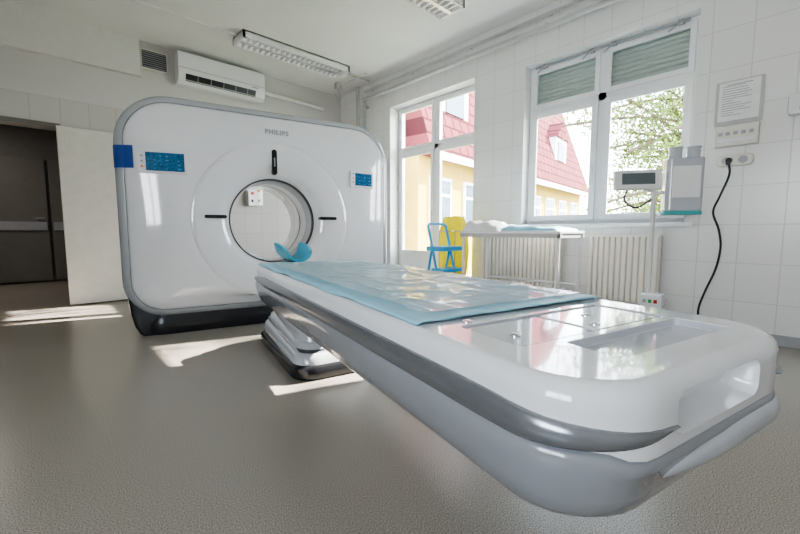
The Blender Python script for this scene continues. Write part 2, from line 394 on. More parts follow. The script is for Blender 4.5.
b=B(); b.loft([o1,o2,o3,o4]+[mixl(o4,c_,t_,AT(t_)) for t_ in (.12,.25,.4,.55,.7,.85,.98)]+[cl(.6806,3.568),cl(.6802,3.5686)],cap=(False,False)); b.obj('front_cover','gwhite',par=g,label='glossy white front cover',smooth=60)
b=B(); b.loft([cl(.680,3.5686),cl(.6795,3.568),cl(.64,3.566),cl(.59,3.566),cl(.54,3.569),cl(.49,3.577),cl(.45,3.590),cl(.415,3.610),cl(.390,3.637),cl(.378,3.665)],cap=(False,False)); b.obj('bore_cover','gwhite',par=g,label='glossy white funnel ring around the bore',smooth=60)
b=B(); b.loft([cl(.379,3.663),cl(.374,3.658),cl(.369,3.663),cl(.367,3.675),cl(.366,3.70)],cap=(False,False)); b.obj('bore_ring','dark',par=g,label='thin dark ring at bore mouth')
b=B(); b.loft([cl(.367,3.698),cl(.364,3.694),cl(.358,3.72),cl(.352,3.80),cl(.348,3.83)],cap=(False,False)); b.obj('inner_ring','lip',par=g,label='broad pale grey inner bore ring')
b=B(); b.loft([cl(.352,3.83),cl(.35,3.84),cl(.35,4.02)],cap=(False,False)); b.loft([cl(.35,4.04),cl(.35,4.40),cl(.38,4.46),cl(.42,4.475)],cap=(False,False)); b.obj('bore_tunnel','white',par=g)
b=B(); b.loft([cl(.35,4.02),cl(.354,4.02),cl(.354,4.04),cl(.35,4.04)],cap=(False,False)); b.obj('scan_window','dark',par=g)
b=B(); b.loft([cl(.42,4.475),gl(.08,4.47)],cap=(False,False)); b.obj('rear_cover','gwhite',par=g)
hp=[(1.165,.50),(1.168,.40),(1.160,.28),(1.145,.17),(1.125,.08),(1.10,.025),(1.07,0)]
pr=[(-x,z) for x,z in hp]+hp[::-1]
b=B(); b.loft([[(C0+x*.975,3.69,z) for x,z in pr],[(C0+x*.993,3.70,z) for x,z in pr],[(C0+x,3.74,z) for x,z in pr],[(C0+x,4.36,z) for x,z in pr]])
P=rrect(C0-1.10,C0+1.10,3.655,4.3,[.2,.05,.05,.2])
b.loft([[(C0+(x-C0)*.985,y+.012,0) for x,y in P],[(x,y,.03) for x,y in P],[(x,y,.10) for x,y in P],[(C0+(x-C0)*.985,y+.03,.17) for x,y in P]])
b.obj('base','black',par=g,label='black curved plinth',smooth=50)
def capsule(b,cx,cz,w,h,a0,a1):
    P=rrect(cx-w/2,cx+w/2,cz-h/2,cz+h/2,min(w,h)/2*.98,n=6); b.loft([[(x,a1,z) for x,z in P],[(x,a0,z) for x,z in P]])
b=B(); capsule(b,CB,1.455,.044,.22,3.557,3.60); b.obj('gantry_display','black',par=g,bevel=.003,label='black upright indicator above bore')
b=B(); capsule(b,CB,1.455,.012,.08,3.555,3.558); b.obj('indicator_mark','lgrey',par=g)
for sx in (-1,1):
    b=B(); capsule(b,CB+sx*.49,BZ+.03,.17,.028,3.559,3.61); b.obj('laser_slot','black',par=g)
for sx,w,z0,z1 in ((-1,.26,1.315,1.455),(1,.19,1.30,1.42)):
    cx=C0+sx*.85
    xa,xb=cx-w/2-.05,cx+w/2+.02
    aa,ab=SA(xa,z0)-.004,SA(xb,z0)-.004
    def PA(x,o): return aa+(ab-aa)*(x-xa)/(xb-xa)-.012-o
    b=B(); P=rrect(xa,xb,z0-.02,z1+.02,.012); b.loft([[(x,PA(x,-.05),z) for x,z in P],[(x,PA(x,.0),z) for x,z in P]]); pn=b.obj('control_panel','gwhite',par=g,bevel=.003)
    def pbox(b,x0,x1,za,zb,o0,o1):
        vs=[(x,PA(x,o),z) for x in (x0,x1) for o in (o0,o1) for z in (za,zb)]
        b.add(vs,[(0,1,3,2),(4,6,7,5),(0,4,5,1),(2,3,7,6),(0,2,6,4),(1,5,7,3)])
    b=B(); pbox(b,cx-w/2,cx+w/2,z0,z1,.003,-.003); b.mi=1
    random.seed(2)
    for i in range(6):
        for j in range(4):
            if random.random()<.7:
                x=cx-w/2+.012+i*(w-.02)/6; z=z0+.014+j*.032; pbox(b,x,x+.006+.016*random.random(),z,z+.004+.004*random.random(),.0038,.0028)
    sc=b.obj('screen',['screen','icon'],par=pn,smooth=0)
    for j in range(3): 
        b=B(); x=cx-w/2-.025; b.cyl((x,PA(x,-.002),z0+.03+j*.04),(x,PA(x,.004),z0+.03+j*.04),.009,n=14); b.obj('button','orange' if j==0 and sx<0 else 'mgrey',par=pn)
b=B(); q=[(HW+.002,3.74),(HW-.002,3.70),(HW-.016,3.674),(HW-.04,3.655),(HW-.064,3.650),(HW-.076,3.644),(HW-.093,3.634),(HW-.13,3.620)]
b.loft([[(C0-x,a,1.33),(C0-x,a,1.50)] for x,a in q],cap=(False,False),closed=False)
b.obj('blue_label','blue',par=g)
def text(s,size,loc,rot,par,m,name='lettering'):
    cu=bpy.data.curves.new(name,'FONT'); cu.body=s; cu.size=size; cu.extrude=.0012; cu.align_x='CENTER'; cu.align_y='CENTER'; cu.space_character=1.15; cu.offset=.0012
    t=bpy.data.objects.new(name+'_tmp',cu); COL.objects.link(t)
    dg=bpy.context.evaluated_depsgraph_get(); me=bpy.data.meshes.new_from_object(t.evaluated_get(dg))
    bpy.data.objects.remove(t)
    me.materials.clear(); me.materials.append(M[m])
    o=bpy.data.objects.new(name,me); COL.objects.link(o); o.parent=par
    oo=ORI[par.name]; o.location=(loc[0]-oo[0],loc[1]-oo[1],loc[2]-oo[2]); o.rotation_euler=rot; return o
text('PHILIPS',.056,(CB+.03,3.575,1.715),(pi/2,0,0),g,'text')

# ------------------------------------------------------------ patient table
t=E('ct_patient_table',(C0,2.6,0),'long white and grey CT patient table with silver side band','patient table',frame=True)
TC=.815
A0=.262; RC=.15
def pl(ins,z,ins_n=None,N=200,hw=.375,a0=A0,a1=2.58,dz=0):
    n_=ins if ins_n is None else ins_n
    r=max(.04,RC-ins*.6)
    P=rrect(TC-hw+ins,TC+hw-ins,a0+n_,a1-ins,[r,.09,.09,r],n=18)
    return [(x,y,z-dz*sstep((a0+.035-y)/.03)) for x,y in resample(P,N)]
cutter=B(); P=rrect(.640,.955,.540,.610,.022,n=6); zc_=.575; cutter.loft([[(x,.2,z) for x,z in P],[(x,A0+.008,z) for x,z in P],[(.797+(x-.797)*.985,A0+.026,zc_+(z-zc_)*.94) for x,z in P],[(.797+(x-.797)*.94,A0+.042,zc_+(z-zc_)*.78) for x,z in P],[(.797+(x-.797)*.84,A0+.050,zc_+(z-zc_)*.55) for x,z in P]])
DS=.018
b=B(); b.loft([pl(.12,.383,.14),pl(.085,.385,.10),pl(.05,.397,.062),pl(.026,.422,.034),pl(.010,.462,.014),pl(.003,.500,.006),pl(0,.520,.003,dz=DS),pl(.002,.533,.004,dz=DS),pl(.006,.5365,.008,dz=DS)],cap=(True,True)); b.obj('lower_hull','lgrey',par=t,smooth=60,label='neutral grey rounded lower shell')
ring=pl(-.003,0,N=400); ringi=pl(.014,0,N=400)
def contour(test):
    idx=set(i for i in range(400) if test(ring[i]))
    st=[i for i in idx if (i-1)%400 not in idx][0]; return [(st+k)%400 for k in range(len(idx))]
def band(test,name,m='silver',label='silver side band',zc=.566,hh_=.024,taper=10,prof=None,sink=False,pw=.8):
    seq=contour(test); loops=[]
    for k,i in enumerate(seq):
        x,y,_=ring[i]; xi,yi,_=ringi[i]
        e=min(1,min(k,len(seq)-1-k)/taper+.02); e=math.sin(e*pi/2)**pw; h=hh_*e
        s_=e if sink else 1
        q=prof or [(1,-1),(.35,-1),(.1,-.85),(-.05,0),(.1,.85),(.35,1),(1,1)]
        loops.append([(x+(xi-x)*(1+(u-1)*s_),y+(yi-y)*(1+(u-1)*s_),zc+h*v) for u,v in q])
    b=B(); b.loft(loops); b.obj(name,m,par=t,smooth=60,label=label)
band(lambda p: p[0]<TC-.175 and p[1]<2.575,'side_band',zc=.560,hh_=.0265,taper=28,pw=.9)
band(lambda p: p[0]>TC+.24 and p[1]<2.575,'side_band',zc=.560,hh_=.0265,taper=28,pw=.9)
band(lambda p: TC-.215<p[0] and p[1]<.47,'end_lip','lip','pale grey lower grip lip wrapping the table end',zc=.478,hh_=.029,taper=20,prof=[(2.0,-1),(1.0,-1),(.35,-.8),(-.1,-.35),(-.2,.3),(.05,.8),(.5,1),(1.4,1)],sink=True)
bm=bmesh.new()
def ringadd(L): return [bm.verts.new(p) for p in L]
def bridge(A,Bv,mi=0):
    n=len(A)
    for i in range(n):
        f=bm.faces.new((A[i],A[(i+1)%n],Bv[(i+1)%n],Bv[i])); f.material_index=mi
rings=[ringadd(pl(*q_,dz=d_)) for q_,d_ in (((.020,.530,.020),DS),((.014,.537,.010),DS),((.009,.541,.004),DS),((.009,.560,.002),DS*.5),((.009,.590,.002),0),((.009,.605,.003),0),((.012,.618,.006),0),((.019,.629,.013),0),((.028,.6345,.022),0),((.032,.6357,.026),0),((.036,.636,.030),0))]
for a_,b_ in zip(rings[:-1],rings[1:]): bridge(a_,b_)
bm.faces.new(rings[0])
edges=[]
n=len(rings[-1]); edges+=[bm.edges.get((rings[-1][i],rings[-1][(i+1)%n])) for i in range(n)]
def hole(P,depth,taper,mi):
    cx=sum(p[0] for p in P)/len(P); cy=sum(p[1] for p in P)/len(P)
    def sh(f): return [(cx+(x-cx)*(1-f/(.5*(max(q[0] for q in P)-min(q[0] for q in P)))),cy+(y-cy)*(1-f/(.5*(max(q[1] for q in P)-min(q[1] for q in P))))) for x,y in P]
    l0=ringadd([(x,y,.636) for x,y in P]); l1=ringadd([(x,y,.6345) for x,y in sh(.002)]); l2=ringadd([(x,y,.636-depth+.002) for x,y in sh(.003+taper)]); l3=ringadd([(x,y,.636-depth) for x,y in sh(.006+taper)])
    bridge(l0,l1); bridge(l1,l2,mi); bridge(l2,l3,mi); f=bm.faces.new(l3); f.material_index=mi
    m=len(l0); return [bm.edges.get((l0[i],l0[(i+1)%m])) for i in range(m)]
edges+=hole(rrect(TC-.265,TC+.255,.485,.670,.014,n=5),.012,.001,1)
edges+=hole(rrect(TC-.17,TC+.255,.352,.465,.012,n=5),.016,.004,1)
bmesh.ops.triangle_fill(bm,use_beauty=True,use_dissolve=False,edges=edges)
bmesh.ops.recalc_face_normals(bm,faces=bm.faces[:])
me=bpy.data.meshes.new('top_shell')
for v in bm.verts: v.co-=Vector((C0,2.6,0))
bm.to_mesh(me); bm.free(); me.materials.append(M['white']); me.materials.append(M['tray'])
me=boolcut(me,[(v[0]-C0,v[1]-2.6,v[2]) for v in cutter.v],cutter.f)
me.polygons.foreach_set('use_smooth',[True]*len(me.polygons)); me.set_sharp_from_angle(angle=math.radians(28))
o=bpy.data.objects.new('top_shell',me); COL.objects.link(o); o.parent=t; o['label']='glossy white upper shell with recesses'
wn=o.modifiers.new('wn','WEIGHTED_NORMAL'); wn.keep_sharp=True; wn.weight=100
b=B(); P=rrect(TC-.01,TC+.24,.498,.658,.008); b.loft([[(x,y,.622) for x,y in P],[(x,y,.633) for x,y in P]]); b.obj('cover_plate','white',par=t,bevel=.0015)
b=B(); P=rrect(TC-.252,TC-.022,.498,.658,.008); b.loft([[(x,y,.622) for x,y in P],[(x,y,.631) for x,y in P]]); b.obj('cover_plate','tray',par=t,bevel=.0015)
for c,a,z in ((TC-.22,.690,.636),(TC+.10,.60,.633),(TC+.03,.53,.633),(TC-.20,.56,.631)):
    b=B(); b.cyl((c,a,z-.003),(c,a,z+.003),.012,n=20); b.cyl((c,a,z+.003),(c,a,z+.0045),.006,n=14); b.obj('screw_cap','chrome',par=t,bevel=.001)
b=B(); b.loft([[(x,y,.43) for x,y in rrect(TC-.30,TC+.30,2.54,2.60,.02)],[(x,y,.60) for x,y in rrect(TC-.32,TC+.32,2.54,2.60,.02)]]); b.obj('end_cap','silver',par=t,bevel=.006)
def pp(c0,c1,a0,a1,z,r,tilt=0): return [(x,y,z+tilt*(y-2.6)) for x,y in resample(rrect(c0,c1,a0,a1,r,n=8),96)]
b=B(); b.loft([pp(.57,1.07,2.08,3.12,0,.12),pp(.56,1.08,2.07,3.13,.02,.12),pp(.56,1.08,2.07,3.13,.07,.12),pp(.575,1.065,2.085,3.115,.085,.12)]); b.obj('pedestal_base','black',par=t,smooth=50)
tiers=((.0,.0,.088,.165,.05),(.040,.10,.168,.235,.09),(.075,.20,.238,.315,.13))
b=B(); bd=B()
for (ia,i1,z0_,z1,tl) in tiers:
    c0=.575+ia*.6; c1=1.065-ia*.6
    b.loft([pp(c0+.004,c1-.004,2.089+ia,3.106-i1,z0_-.002,.12,tl),pp(c0,c1,2.085+ia,3.11-i1,z0_+.004,.12,tl),pp(c0+.004,c1-.004,2.090+ia,3.10-i1,z0_+.4*(z1-z0_),.12,tl),pp(c0+.011,c1-.011,2.10+ia,3.085-i1,z0_+.75*(z1-z0_),.11,tl),pp(c0+.022,c1-.022,2.118+ia,3.06-i1,z1-.002,.11,tl),pp(c0+.030,c1-.030,2.128+ia,3.05-i1,z1+.001,.10,tl)])
    bd.loft([pp(c0+.032,c1-.032,2.13+ia,3.05-i1,z1-.01,.10,tl),pp(c0+.032,c1-.032,2.13+ia,3.05-i1,z1+.02,.10,tl)])
b.obj('pedestal_cover','ped',par=t,smooth=45,label='silver-grey curved pedestal covers')
bd.loft([pp(.66,.98,2.26,2.70,.29,.1),pp(.67,.97,2.26,2.68,.385,.1)])
bd.obj('pedestal_core','dark',par=t,smooth=30,label='dark inner pedestal column')
b=B(); n=24; cc=.775; th=.018
def hout(a,rx,zz,dz): return [(cc+rx*cos(pi+pi*i/n),a,zz+dz*(1+sin(pi+pi*i/n))) for i in range(n+1)]
def hin(a,rx,zz,dz): return [(cc+(rx-th)*cos(pi+pi*i/n),a,zz+th+(dz-th)*(1+sin(pi+pi*i/n))) for i in range(n+1)]
secs=[(2.68,.090,.632,.075),(2.76,.100,.632,.105),(2.88,.104,.632,.125),(3.0,.102,.632,.13)]
O=[hout(*s_) for s_ in secs]; I=[hin(*s_) for s_ in secs]
m_=n+1; vs=[p for l in O for p in l]+[p for l in I for p in l]; fs=[]; off_=len(secs)*m_
for k in range(len(secs)-1):
    for i in range(n):
        fs.append((k*m_+i,k*m_+i+1,(k+1)*m_+i+1,(k+1)*m_+i)); fs.append((off_+k*m_+i,off_+(k+1)*m_+i,off_+(k+1)*m_+i+1,off_+k*m_+i+1))
    for i in (0,n): fs.append((k*m_+i,(k+1)*m_+i,off_+(k+1)*m_+i,off_+k*m_+i))
for k in (0,len(secs)-1):
    for i in range(n): fs.append((k*m_+i,k*m_+i+1,off_+k*m_+i+1,off_+k*m_+i))
b.add(vs,fs); b.obj('head_holder','cyan',par=t,smooth=50,label='cyan curved head cradle')
b=B(); b.box(.71,.84,2.45,2.95,.61,.630); b.obj('holder_bracket','mgrey',par=t,bevel=.004)

d=E('disposable_drape',(.82,1.6,.637),'light blue disposable drape covered by wrinkled clear plastic','drape',frame=True)
def padf(u,v):
    x=-.345+.69*u; a=.715+1.845*v
    z=.6425+.003*noise.noise(Vector((x*9,a*4,0)))+.0015*noise.noise(Vector((x*25,a*25,3)))
    wob=.010*noise.noise(Vector((a*5,1,7)))
    if u<.06 or u>.94: x+=wob
    if v<.03: a+=.006*noise.noise(Vector((x*8,3,3)))
    e=max(0,abs(x)-.33); z-=e*.35
    return (TC+x,a,z)
b=B(); b.grid(60,150,padf)
o=b.obj('blue_sheet','pad',par=d,smooth=180)
sm=o.modifiers.new('s','SOLIDIFY'); sm.thickness=.003; sm.offset=1
def filmf(u,v):
    x=-.290+.610*u; a=.765+1.67*v
    w=noise.noise(Vector((x*4+a*2,a*2.5-x*2,1.3))); r1=1-abs(noise.noise(Vector((x*7+a*3,a*4-x*5,5)))*2.4); r2=1-abs(noise.noise(Vector((x*16-a*5,a*11+x*5,8)))*3)
    z=.656+.004*w+.006*max(0,r1)**4+.0022*max(0,r2)**3
    ed=min(u,1-u,v,1-v); z=.651+(z-.651)*min(1,ed*12+.15)
    x+=.012*noise.noise(Vector((a*6,9,1))); a+=.015*noise.noise(Vector((x*7,2,8)))
    return (TC+x,a,z)
b=B(); b.grid(190,420,filmf); b.obj('plastic_film','film',par=d,smooth=180,label='wrinkled clear plastic film')

# ------------------------------------------------------------ radiators
def radiator(y0,y1,label):
    e=E('radiator',(3.9,(y0+y1)/2,.16),label,'radiator',group='panel radiators under the window')
    n=round((y1-y0)/.050); p=(y1-y0)/n; pr=[]
    for i in range(n):
        ya=y0+i*p
        for f,dx in ((0,.026),(.14,.026),(.20,.005),(.30,0),(.82,0),(.94,.005)): pr.append((3.830+dx,ya+f*p))
    pr.append((3.86,y1))
    b=B()
    L=pr+[(3.885,y1),(3.885,y0)]
    b.loft([[(x,y,.22) for x,y in L],[(x,y,.80) for x,y in L]])
    b.obj('front_panel','rad',par=e,smooth=30)
    b=B(); b.box(3.89,3.945,y0+.01,y1-.01,.23,.79); b.obj('rear_panel','rad',par=e,bevel=.006)
    b=B(); b.box(3.828,3.947,y0,y1,.795,.815)
    b.obj('top_grille','rad',par=e,bevel=.003)
    for yy in (y0+.05,y1-.05):
        b=B(); b.tube([(3.92,yy,.23),(3.92,yy,.0)],.01); b.obj('feed_pipe','rad',par=e)
    for yy in (y0+.1,y1-.14):
        b=B(); b.box(3.945,3.9795,yy,yy+.04,.6,.75); b.obj('bracket','rad',par=e)
    b=B(); b.cyl((3.92,y0-.001,.26),(3.92,y0-.05,.26),.018); b.obj('valve','white',par=e)
radiator(.90,1.48,'cream white ribbed panel radiator below the window')
radiator(1.76,2.70,'wide cream white ribbed panel radiator behind the side table')

# ------------------------------------------------------------ side table
e=E('utility_table',(3.4,1.97,0),'small white metal table against the radiators','table')
x0,x1,y0,y1=3.16,3.66,1.45,2.50
b=B(); b.box(x0,x1,y0,y1,.825,.85); b.obj('table_top','white',par=e,bevel=.006)
b=B(); b.box(x0+.01,x1-.01,y0+.01,y0+.03,.79,.825); b.box(x0+.01,x1-.01,y1-.03,y1-.01,.79,.825); b.box(x0+.01,x0+.03,y0,y1,.79,.825); b.box(x1-.03,x1-.01,y0,y1,.79,.825); b.obj('apron','pipe',par=e)
for x in (x0+.03,x1-.03):
    for y in (y0+.03,y1-.03):
        b=B(); b.tube([(x,y,0),(x,y,.82)],.016); b.obj('leg','metalw',par=e)
for x in (x0+.03,x1-.03):
    b=B(); b.tube([(x,y0+.03,.35),(x,y1-.03,.35)],.012); b.obj('stretcher','metalw',par=e)
def fold(name,x0,x1,y0,y1,z0,h,m,label,seed,slope=0):
    b=B()
    def top(u,v):
        x=x0+(x1-x0)*u;y=y0+(y1-y0)*v; ed=min(u,1-u,v,1-v)
        k=min(1,ed*8)**.5
        z=z0+(h+slope*v)*k*(.75+.5*noise.noise(Vector((x*7+seed,y*7,seed))))+.001
        return (x,y,z)
    b.grid(28,40,top); b.box(x0+.01,x1-.01,y0+.01,y1-.01,z0+.0005,z0+.004)
    return b.obj(name,m,smooth=180,label=label,cat='sheet')
fold('blue_pad',3.19,3.63,1.49,2.05,.850,.04,'pad','folded light blue absorbent pad on the white table',1,.03)
fold('plastic_sheet',3.19,3.63,2.07,2.48,.850,.08,'paper','crumpled white plastic sheet on the white table',5,.06)

# ------------------------------------------------------------ blue folding step stool
e=E('step_stool',(3.30,2.85,0),'small blue metal step stool with solid treads','step stool')
x0,x1,y0,y1=3.16,3.46,2.70,3.02
for x in (x0,x1):
    b=B(); b.tube([(x,y0,0),(x,y1-.08,.90)],.015); b.obj('leg','bchair',par=e)
    b=B(); b.tube([(x,y1,0),(x,y1-.14,.66)],.015); b.obj('leg','bchair',par=e)
b=B(); b.tube([(x0,y1-.08,.90),(x0+.03,y1-.07,.93),(x1-.03,y1-.07,.93),(x1,y1-.08,.90)],.015); b.obj('top_rail','bchair',par=e)
b=B(); b.box(x0-.01,x1+.01,y1-.32,y1-.06,.63,.68); b.obj('step','bchair',par=e,bevel=.006)
b=B(); b.box(x0-.01,x1+.01,y0-.02,y0+.18,.40,.44); b.obj('step','bchair',par=e,bevel=.006)
b=B(); b.box(x0-.01,x1+.01,y0-.05,y0+.12,.19,.23); b.obj('step','bchair',par=e,bevel=.006)
bx,by=3.735,3.05
e=E('waste_bag_stand',(bx,by,0),'soft bright yellow plastic bag in wire stand','waste bag')
b=B(); n=48; lo=[]
for k in range(26):
    f=k/25; z=.04+.98*f; r=.10+.085*math.sin(min(1,f*1.15+.12)*pi*.62)-.05*max(0,f-.85)/.15
    lo.append([(bx+(r+.035*noise.noise(Vector((cos(2*pi*i/n)*3,sin(2*pi*i/n)*3,z*2.2))))*cos(2*pi*i/n)*.9,by+(r+.035*noise.noise(Vector((cos(2*pi*i/n)*3,z*2.5,sin(2*pi*i/n)*3))))*sin(2*pi*i/n),z+.03*f*noise.noise(Vector((cos(2*pi*i/n)*2,sin(2*pi*i/n)*2,3)))) for i in range(n)])
b.loft(lo); b.obj('bag','ybag',par=e,smooth=80)
b=B(); b.tube([(bx+.17*cos(a/10*2*pi),by+.18*sin(a/10*2*pi),.85) for a in range(11)],.006,smooth=3)
for a in (.8,2.4,3.9,5.5): b.tube([(bx+.17*cos(a),by+.18*sin(a),0),(bx+.17*cos(a),by+.18*sin(a),.85)],.005)
b.obj('wire_frame','chrome',par=e)

# ------------------------------------------------------------ injector stand
px,py=3.30,.83
e=E('injector_stand',(px,py,0),'white mobile contrast injector stand with small monitor','injector')
b=B(); b.cyl((px,py,.06),(px,py,1.20),.017); b.obj('pole','metalw',par=e)
b=B()
for k in range(5):
    a=2*pi*k/5+.3; b.tube([(px,py,.09),(px+.27*cos(a),py+.27*sin(a),.06)],.016)
b.obj('base','metalw',par=e)
for k in range(5):
    a=2*pi*k/5+.3; x=px+.27*cos(a);y=py+.27*sin(a)
    b=B(); b.cyl((x-.012,y,.026),(x+.012,y,.026),.026); b.obj('caster','dark',par=e)
b=B(); b.box(px-.06,px+.05,py-.10,py+.04,.29,.39); b.obj('power_unit','white',par=e,bevel=.01)
for y,m in ((py-.065,'red'),(py-.03,'green'),(py+.005,'mgrey')):
    b=B(); b.box(px-.064,px-.06,y-.011,y+.011,.325,.352); b.obj('indicator_button',m,par=e)
def rotbox(b,c,s,yaw,tilt=0):
    mat_=Matrix.Rotation(yaw,4,'Z')@Matrix.Rotation(tilt,4,'X')
    vs=[Vector(c)+mat_@Vector((x*s[0]/2,y*s[1]/2,z*s[2]/2)) for x in (-1,1) for y in (-1,1) for z in (-1,1)]
    b.add(vs,[(0,1,3,2),(4,6,7,5),(0,4,5,1),(2,3,7,6),(0,2,6,4),(1,5,7,3)])
yw=-math.radians(58)
def off(lat,dep,z): return (px+lat*cos(yw)+dep*sin(yw), py+lat*sin(yw)-dep*cos(yw), z)
b=B(); rotbox(b,off(-.13,.06,1.215),(.31,.05,.14),yw,-.15); b.obj('monitor','white',par=e,bevel=.012)
b=B(); rotbox(b,off(-.13,.087,1.222),(.21,.006,.08),yw,-.15); b.obj('monitor_screen','lcd',par=e)
b=B(); b.tube([off(0,0,1.14),off(-.05,.03,1.15),off(-.10,.05,1.17)],.014); b.tube([off(0,0,1.12),off(.06,.02,1.13),off(.14,.03,1.17)],.013); b.obj('arm','metalw',par=e)
b=B(); b.tube([off(-.17,.03,1.17),off(-.20,.03,1.08),off(-.12,.02,1.02),off(-.02,.02,1.08)],.007,smooth=5); b.obj('cable','dark',par=e)
HL=.165
b=B(); P=rrect(-.115,.115,-.06,.06,.035)
b.loft([[off(HL+x,.03+y,z) for x,y in P] for z in (.99,1.36)]); b.obj('injector_head','tray',par=e,bevel=.012,label='light grey injector head')
b=B(); b.loft([[off(HL+x*1.03,.03+y*1.03,z) for x,y in P] for z in (.965,.992)]); b.obj('teal_trim','teal',par=e,bevel=.004)
for s_ in (-.055,.055):
    b=B(); b.cyl(off(HL+s_,.03,1.36),off(HL+s_,.03,1.43),.04); b.cyl(off(HL+s_,.03,1.43),off(HL+s_,.03,1.436),.048); b.obj('syringe','tray',par=e)
b=B(); rotbox(b,off(HL,.095,1.19),(.17,.006,.22),yw); b.obj('front_panel','white',par=e,bevel=.004)

# ------------------------------------------------------------ wall items
e=E('notice_holder',(3.97,.475,1.67),'clear wall holder with a printed notice','notice')
b=B(); b.box(3.968,3.98,.335,.615,1.67,2.0); b.obj('holder','pipe',par=e,bevel=.003)
b=B(); b.box(3.966,3.968,.355,.595,1.70,1.99); b.mi=1
random.seed(5)
for i in range(13):
    z=1.955-i*.018; w=.06+.12*random.random()
    b.box(3.9652,3.966,.575-w,.575,z,z+.005)
b.box(3.9652,3.966,.40,.55,1.965,1.972)
b.obj('sheet',['paper','ink'],par=e,smooth=0)
e=E('wall_control_box',(3.95,.47,1.5),'white wall control box with row of switches','control box')
b=B(); b.box(3.915,3.98,.34,.60,1.50,1.655); b.obj('box','cream',par=e,bevel=.008)
for i in range(5):
    b=B(); b.box(3.911,3.917,.37+i*.045,.395+i*.045,1.58,1.605); b.obj('switch','mgrey',par=e,bevel=.001)
b=B(); b.box(3.91,3.916,.36,.58,1.53,1.555); b.obj('label_strip','paper',par=e)
e=E('power_socket',(3.96,.47,1.35),'white surface socket strip with black cord plugged in','socket')
b=B(); P=rrect(.36,.58,1.35,1.435,.03); b.loft([[(3.98,y,z) for y,z in P],[(3.94,y,z) for y,z in P]]); b.obj('housing','cream',par=e,bevel=.006)
for y in (.42,.52):
    b=B(); b.cyl((3.945,y,1.392),(3.937,y,1.392),.028); b.obj('outlet','mgrey',par=e)
b=B(); b.cyl((3.937,.50,1.392),(3.90,.50,1.392),.022,.018); b.box(3.893,3.917,.486,.514,1.355,1.392); b.obj('plug','black',par=e,bevel=.003)
b=B(); b.tube([(3.905,.50,1.37),(3.91,.49,1.28),(3.93,.54,1.12),(3.94,.575,1.0),(3.93,.53,.86),(3.92,.51,.72),(3.92,.53,.55),(3.92,.59,.35),(3.91,.62,.2),(3.9,.6,.04),(3.8,.6,.012),(3.62,.72,.012)],.008,smooth=6); b.obj('power_cord','black',par=e)
e=E('wall_dispenser',(3.92,.10,1.62),'white soap dispenser on the tiled wall','dispenser')
b=B(); b.box(3.87,3.98,-.02,.20,1.66,1.80); b.obj('body','white',par=e,bevel=.02); 
b=B(); b.box(3.865,3.872,.05,.14,1.68,1.72); b.obj('button','mgrey',par=e)
e=E('wall_cabinet',(2.36,5.74,1.2),'small white wall box with red and orange labels','wall box')
b=B(); b.box(2.26,2.48,5.68,5.80,1.22,1.52); b.obj('body','white',par=e,bevel=.01)
for (xa,xb,za,zb,m) in ((2.30,2.34,1.38,1.42,'red'),(2.39,2.44,1.43,1.47,'orange'),(2.30,2.33,1.27,1.31,'dark')):
    b=B(); b.box(xa,xb,5.672,5.68,za,zb); b.obj('warning_label',m,par=e)
b=B(); b.cyl((2.42,5.68,1.30),(2.42,5.665,1.30),.018); b.obj('knob','mgrey',par=e)

# ------------------------------------------------------------ outdoors
B().box(5,60,-40,50,-3.2,-3.0).obj('ground','ground',keep=True,kind='structure',smooth=0)
e=E('yellow_building',(0,0,0),'yellow plastered building with steep red tiled roof','building',loc=(7.6,7.45,-3.0),rot=math.atan(.13))
ORI[e.name]=(0,0,-3.0)
LN=15.5
b=B(); b.box(0,LN,0,7,-3,2.9); b.obj('facade','yellowf',par=e)
b=B(); b.loft([[(0,-.45,2.9),(LN+.4,-.45,2.9),(LN+.4,7.4,2.9),(0,7.4,2.9)],[(0,1.3,8.4),(LN-.6,1.3,8.4),(LN-.6,5.6,8.4),(0,5.6,8.4)]]); b.obj('roof','roof',par=e,smooth=0)
b=B(); b.box(0,LN+.45,-.5,-.42,2.78,2.98); b.obj('gutter','frame',par=e)
for i in range(8):
    x=.5+i*1.87
    for zb in (-2.2,.8):
        b=B(); b.mi=0; b.box(x,x+1.1,-.06,.0,zb,zb+1.6); b.mi=1
        b.box(x+.09,x+.51,-.08,-.055,zb+.1,zb+1.05); b.box(x+.59,x+1.01,-.08,-.055,zb+.1,zb+1.05); b.box(x+.09,x+1.01,-.08,-.055,zb+1.15,zb+1.5)
        b.obj('window',['frame','glassd'],par=e)
for x in (1.0,4.5,11.0):
    b=B(); b.box(x,x+1.6,.0,2.0,4.0,5.4); b.mi=1; b.box(x+.3,x+1.3,-.05,.02,4.3,5.2); b.mi=2
    b.loft([[(x-.1,-.1,5.4),(x+1.7,-.1,5.4),(x+.8,-.1,6.2)],[(x-.1,2.4,5.4),(x+1.7,2.4,5.4),(x+.8,2.4,6.2)]])
    b.obj('dormer',['frame','glassd','roof'],par=e)
b=B(); b.box(13.2,13.9,1.5,2.2,7.0,9.2); b.obj('chimney','palef',par=e)
e=E('pale_annex',(5.6,8.0,-3),'pale plastered annex with white framed window','building')
b=B(); b.box(4.8,6.4,7.2,11,-3,7); b.obj('facade','palef',par=e)
b=B(); b.box(5.2,6.2,7.14,7.2,.6,2.7); b.mi=1; b.box(5.28,5.66,7.12,7.14,.7,2.6); b.box(5.74,6.12,7.12,7.14,.7,2.6); b.obj('window',['frame','glassd'],par=e)

